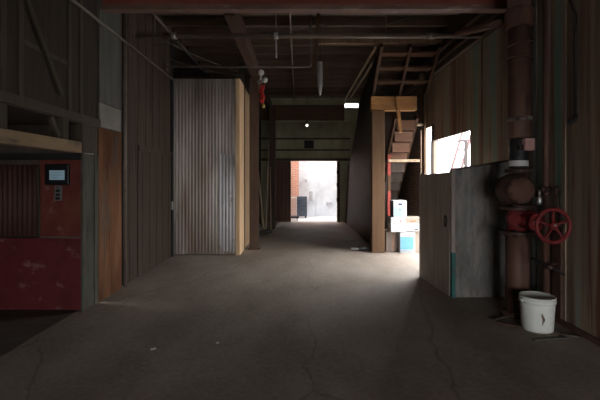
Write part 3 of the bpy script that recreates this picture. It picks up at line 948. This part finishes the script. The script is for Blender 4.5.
obj('upper_pipe', MB().lathe([(.108, 1.881), (.112, 1.90), (.112, 3.05)], (PX, PY, 0), 28), 'pipe_brown', rz)
obj('coupling', MB().lathe([(.125, 3.051), (.14, 3.07), (.14, 3.24), (.125, 3.26)], (PX, PY, 0), 28), 'rust', rz)
obj('top_pipe', MB().lathe([(.112, 3.261), (.112, 4.14)], (PX, PY, 0), 28), 'pipe_brown', rz)
cl = MB()
for (dx, z) in ((-.05, 2.075), (.03, 2.085)):
    cl.box((PX + dx - .03, PY - .145, z - .02), (PX + dx + .03, PY - .10, z + .02), .006)
cl.lathe([(.113, 2.06), (.122, 2.065), (.122, 2.10), (.113, 2.105)], (PX, PY, 0), 24)
obj('pipe_clamp', cl, 'conduit', rz)
for (z, tl) in ((2.88, .02), (2.73, -.012)):
    obj('rope_tie', MB().tube([(PX + .122 * math.cos(a), PY + .122 * math.sin(a), z + tl * math.cos(a)) for a in [2 * PI * k / 24 for k in range(24)]], .011, 8, closed=True), 'rope', rz)
for k in range(8):
    a = 2 * PI * k / 8 + .3
    obj('cover_bolt', MB().lathe([(.012, -.018), (.012, .012)], (PX - .075 + .122 * math.cos(a), PY - .185, 1.335 + .122 * math.sin(a)), 6, 'Y'), 'black', dcv)
obj('side_boss', MB().tube([(PX + .06, PY - .06, 1.33), (PX + .15, PY - .10, 1.335)], [.07, .05], 16), 'bronze', rz)
obj('bypass_pipe', MB().tube([(PX - .16, PY - .16, 1.19), (PX - .12, PY - .20, 1.17), (PX + .02, PY - .21, 1.165), (PX + .12, PY - .17, 1.20), (PX + .14, PY - .12, 1.33)], .014, 8), 'bronze', rz)
# bonnet and handwheel
WX, WY, WZ = 2.425, 3.80, 1.005
obj('bonnet', MB().tube([(PX - .02, PY, 1.02), (WX - .03, PY - .16, 1.012), (WX, WY + .24, 1.008)], [.085, .07, .05], 16), 'valve_red', rz)
obj('bonnet_flange', MB().tube([(WX - .018, WY + .275, 1.01), (WX - .012, WY + .245, 1.01)], .088, 20), 'valve_red', rz)
obj('stem', MB().tube([(WX, WY + .24, WZ + .002), (WX, WY - .03, WZ)], .016, 10), 'steel', rz)
hw = obj('handwheel', MB().tube([(WX + .158 * math.cos(a), WY, WZ + .158 * math.sin(a)) for a in [2 * PI * k / 40 for k in range(40)]], .019, 12, closed=True), 'valve_red', rz)
for k in range(5):
    a = 2 * PI * k / 5 + .3
    obj('spoke', MB().tube([(WX + .03 * math.cos(a), WY, WZ + .03 * math.sin(a)), (WX + .095 * math.cos(a + .08), WY - .006, WZ + .095 * math.sin(a + .08)), (WX + .152 * math.cos(a), WY, WZ + .152 * math.sin(a))], [.016, .011, .014], 8), 'valve_red', hw)
obj('hub', MB().lathe([(.03, -.03), (.038, -.02), (.038, .02), (.03, .03)], (WX, WY, WZ), 18, 'Y'), 'valve_red', hw)
# trim piping
tp = MB()
tp.tube([(PX + .07, PY - .14, 1.345), (2.56, 4.05, 1.345), (2.585, 4.0, 1.32), (2.60, 3.95, .90)], .017, 8)
tp.tube([(PX + .09, PY - .16, 1.27), (2.53, 4.05, 1.27), (2.535, 4.05, 1.10)], .014, 8)
obj('trim_pipe', tp, 'bronze', rz)
for (x, y, z) in ((2.50, 4.07, 1.345), (2.58, 3.99, 1.345)):
    obj('trim_valve', MB().ball((x, y, z), .036, 2).tube([(x, y - .02, z), (x, y - .06, z + .02)], .012, 8), 'bronze', rz)
obj('gauge_cock', MB().lathe([(.018, 1.19), (.026, 1.20), (.026, 1.26), (.02, 1.27)], (2.45, 4.06, 0), 14).tube([(2.45, 4.06, 1.27), (2.45, 4.06, 1.34)], .01, 8), 'steel', rz)
dp = thing('drain_pipe', (2.52, 4.1, .55), 'thin dark drain pipe with a small cock from the riser to the wall', 'pipe')
obj('pipe', MB().tube([(PX + .10, PY - .06, .62), (2.50, 4.10, .585), (2.60, 3.97, .53), (2.637, 3.955, .50)], .013, 8), 'black', dp)
obj('cock', MB().ball((2.545, 4.04, .56), .032, 2).tube([(2.545, 4.04, .56), (2.545, 4.0, .60), (2.58, 3.99, .60)], .01, 8), 'bronze', dp)
o = obj('branch_pipe', MB().tube([(PX - .13, PY + .16, 3.17), (2.22, 4.6, 3.22), (2.16, 5.2, 3.36), (2.13, 5.36, 3.39)], .045, 14), 'rust')
tag(o, 'short reddish pipe joining the riser to the cross pipe at top right', 'pipe')
o = obj('upright_pipe', MB().tube([(2.575, 4.15, .0), (2.575, 4.15, 4.14)], .033, 12), 'pipe_brown')
tag(o, 'slim brown pipe upright on the wall behind the thick riser pipe', 'pipe')
o = obj('upright_pipe', MB().tube([(2.61, 4.42, 0), (2.61, 4.42, 4.14)], .026, 12), 'pale_panel')
tag(o, 'slim grey-green pipe upright on the wall left of the slim brown one', 'pipe')
hk = thing('wall_conduit', (2.60, 3.75, 2.0), 'black conduit coming down the right wall to a hooked end', 'conduit')
obj('conduit', MB().tube([(2.56, 3.86, 3.40), (2.585, 3.80, 3.15), (2.615, 3.77, 3.0), (2.615, 3.77, 2.05)], .014, 10), 'black', hk)
obj('hook_end', MB().tube([(2.615, 3.77, 2.05), (2.60, 3.76, 2.005), (2.575, 3.77, 1.985), (2.555, 3.79, 2.0)], .022, 10), 'black', hk)
o = obj('batten', MB().box((XR - .03, 3.99, .0), (XR - .013, 4.12, .92), .003), 'rust')
tag(o, 'rusty upright strip low on the wall below the handwheel', 'strip')

# pipes along top of right wall
for (x, z, r, lab) in ((2.60, 3.62, .03, 'pipe running back high along the right wall, innermost of the set'),
                       (2.60, 3.46, .026, 'pipe running back high along the right wall, lowest of the set'),
                       (2.60, 3.80, .03, 'pipe running back high along the right wall, topmost of the set')):
    o = obj('overhead_pipe', MB().tube([(x, 5.12, z), (x, 9.5, z)], r, 10), 'pipe_grey' if r < .03 else 'rust_steel')
    tag(o, lab, 'pipe', 'pipes along the top of the right wall')

# ================================================================== BUCKET
BX, BY = 2.315, 3.87
bk = thing('bucket', (BX, BY, 0), 'white plastic bucket on the floor by the riser pipe', 'bucket')
obj('body', MB().lathe([(.001, .0), (.128, .0), (.136, .006), (.151, .262), (.1515, .268), (.159, .270), (.159, .298), (.153, .300), (.1535, .314), (.148, .316), (.146, .29), (.131, .012), (.001, .010)], (BX, BY, 0), 48), 'bucket', bk)
obj('lid', MB().lathe([(.001, .319), (.140, .319), (.142, .324), (.150, .326), (.158, .324), (.160, .317), (.1555, .3165), (.1545, .3165)], (BX, BY, 0), 48), 'bucket', bk)
obj('handle', MB().tube([(BX + .166 * math.cos(a), BY + .166 * math.sin(a), .283 - .05 * math.sin(a)) for a in [PI * .04 + PI * .92 * k / 24 for k in range(25)]], .0035, 6), 'steel', bk)
for sx in (-1, 1):
    obj('ear', MB().ball((BX + sx * .160, BY - .015, .284), .018, 2, (.5, 1, 1)), 'bucket', bk)
sm = MB()
for (a, z0, z1, wd) in ((4.50, .08, .19, .008), (4.56, .11, .16, .006), (4.44, .14, .20, .004)):
    n = 6
    L, Rr = [], []
    for k in range(n + 1):
        z = z0 + (z1 - z0) * k / n
        rr = .136 + (.151 - .136) * (z - .006) / .256 + .0012
        ww = wd * math.sin(PI * (k + .4) / (n + .8))
        for sg, lst in ((-1, L), (1, Rr)):
            aa = a + sg * ww / rr + .02 * math.sin(z * 60)
            lst.append(sm.bm.verts.new((BX + rr * math.cos(aa), BY + rr * math.sin(aa), z)))
    for k in range(n):
        sm.bm.faces.new((L[k], Rr[k], Rr[k + 1], L[k + 1]))
obj('drip_stain', sm, 'stain', bk)
# debris around the riser foot
for i, (x, y, a, L, wd, m, lab) in enumerate((
        (2.12, 4.18, .5, .30, .05, 'wood_dark', 'dark splinter of wood on the floor left of the bucket'),
        (2.22, 3.93, -.4, .10, .07, 'wood_dark', 'small dark chip touching the left side of the bucket'),
        (2.28, 3.62, .15, .34, .045, 'pillar', 'dark strip on the floor in front of the bucket'),
        (2.52, 3.70, -.5, .16, .06, 'wood_dark', 'dark offcut on the floor right of the bucket near the wall'),
        (2.08, 3.98, -.7, .16, .04, 'rust', 'rusty strip on the floor left of the bucket, nearest the hall'))):
    R = Matrix.Rotation(a, 3, 'Z')
    o = obj('floor_debris', MB().box((x - L / 2, y - wd / 2, .001), (x + L / 2, y + wd / 2, .014), .004, R), m)
    tag(o, lab, 'debris', 'debris by the bucket')
for (x, y, s, lab) in ((-1.235, 3.41, .022, 'white paper scrap on the open floor at left centre'), (-.71, 3.53, .014, 'tiny pale chip on the open floor right of the white scrap')):
    o = obj('floor_scrap', MB().box((x - s, y - s * .6, .001), (x + s, y + s * .6, .008), .002, Matrix.Rotation(.6, 3, 'Z')), 'white')
    tag(o, lab, 'scrap')

# ================================================================== OVERHEAD PIPES, LAMP, WIRES
sp = thing('sprinkler_pipe', (0, 5.45, 3.4), 'long grey-brown pipe crossing the hall below the red beam', 'pipe')
obj('pipe', MB().tube([(-2.2, 5.45, 3.40), (2.50, 5.45, 3.40)], .033, 12), 'pipe_grey', sp)
obj('coupling', MB().tube([(-1.83, 5.45, 3.40), (-1.75, 5.45, 3.40)], .045, 14), 'beam_brown', sp)
obj('coupling', MB().tube([(-1.72, 5.45, 3.40), (-1.66, 5.45, 3.40)], .042, 14), 'steel', sp)
obj('coupling', MB().tube([(-.33, 5.45, 3.40), (-.27, 5.45, 3.40)], .042, 14), 'steel', sp)
obj('coupling', MB().tube([(1.75, 5.45, 3.40), (1.86, 5.45, 3.40)], .045, 14), 'pipe_grey', sp)
for x in (-1.95, -.30, 1.2):
    obj('hanger', MB().tube([(x, 5.45, 3.43), (x, 5.45, ZC + .16)], .008, 6), 'conduit', sp)
obj('drop_nipple', MB().tube([(-.30, 5.45, 3.36), (-.295, 5.45, 3.10)], .011, 8), 'steel', sp)
cr = thing('cross_conduit', (-.9, 6.96, 3.4), 'thin conduit crossing the hall above the shed', 'conduit')
obj('conduit', MB().tube([(-2.32, 6.96, 3.40), (.19, 6.96, 3.40), (.215, 6.96, 3.42), (.22, 6.96, 3.46), (.22, 6.96, ZC + .15)], .02, 8), 'conduit', cr)
obj('elbow_box', MB().box((-2.345, 6.92, 3.34), (-2.27, 7.0, 3.46), .006), 'conduit', cr)
o = obj('overhead_pipe', MB().tube([(-2.14, 5.1, 3.90), (-2.14, 9.3, 3.90)], .02, 8), 'conduit')
tag(o, 'thin pipe running back under the roof above the left end of the shed', 'pipe')
o = obj('overhead_pipe', MB().tube([(-.13, 5.1, 4.09), (-.13, 13.4, 4.09)], .018, 8), 'conduit')
tag(o, 'thin pipe running back under the roof near the middle of the hall', 'pipe')
o = obj('overhead_pipe', MB().tube([(-1.2, 12.6, 4.05), (1.35, 12.6, 4.05)], .022, 8), 'conduit')
tag(o, 'thin pipe crossing under the roof at the far end of the hall', 'pipe')
hl = thing('tube_lamp', (.385, 7.0, 2.92), 'grey metal tube lamp hanging from the roof in mid hall', 'lamp')
obj('tube', MB().lathe([(.004, 2.90), (.03, 2.98), (.045, 3.10), (.047, 3.47), (.04, 3.50), (.012, 3.51)], (.385, 7.0, 0), 20), 'steel', hl)
obj('hanger', MB().tube([(.385, 7.0, 3.51), (.385, 7.0, ZC + .15)], .007, 6), 'black', hl)
obj('lead', MB().tube([(.42, 7.0, 3.1), (.50, 7.0, 3.12), (.56, 7.0, 3.0), (.60, 7.05, 2.85)], .006, 6), 'cable', hl)
cabs = [
    (sag((-2.30, 6.3, 3.55), (-.86, 6.3, 3.50), -.12), 'thin cable looping up over the left side above the cross conduit'),
    (sag((-2.32, 7.2, 3.62), (-.90, 8.18, 3.58), .10), 'thin drooping cable from the left wall to the white lamp'),
    (sag((-2.0, 5.50, 3.45), (-1.15, 7.58, 3.50), .05), 'thin cable drooping from the cross pipe to the shed top'),
    (sag((1.45, 5.1, 3.53), (.30, 6.5, 3.98), .12), 'thin cable sagging under the red beam right of the hanging strip'),
    (sag((-.86, 6.1, 3.80), (.28, 6.1, 3.82), .12), 'thin cable sagging between the timber beam and the hanging strip'),
]
for pts, lab in cabs:
    o = obj('loose_cable', MB().tube(pts, .008, 6), 'cable')
    tag(o, lab, 'cable', 'loose cables under the roof')

# ladder outside the window
ld = thing('yard_ladder', (5.2, 14.0, -.02), 'reddish ladder leaning outside the bright window', 'ladder')
LA, LB = Vector((4.85, 14.0, -.02)), Vector((5.75, 14.0, 3.1))
off = Vector((.34, 0, .0))
obj('rail', MB().tube([LA, LB], .045, 8), 'ladder', ld)
obj('rail', MB().tube([LA + off, LB + off], .045, 8), 'ladder', ld)
for k in range(9):
    p = LA.lerp(LB, (k + .6) / 9.5)
    obj('rung', MB().tube([p, p + off], .03, 8), 'ladder', ld)
o = obj('yard_rail', MB().box((4.4, 13.2, 2.68), (5.6, 13.26, 2.73)).box((4.4, 13.2, -.02), (4.46, 13.26, 2.68)).box((5.50, 13.2, -.02), (5.6, 13.26, 2.68)), 'darkbox')
tag(o, 'thin dark rail frame outside the bright window', 'rail')
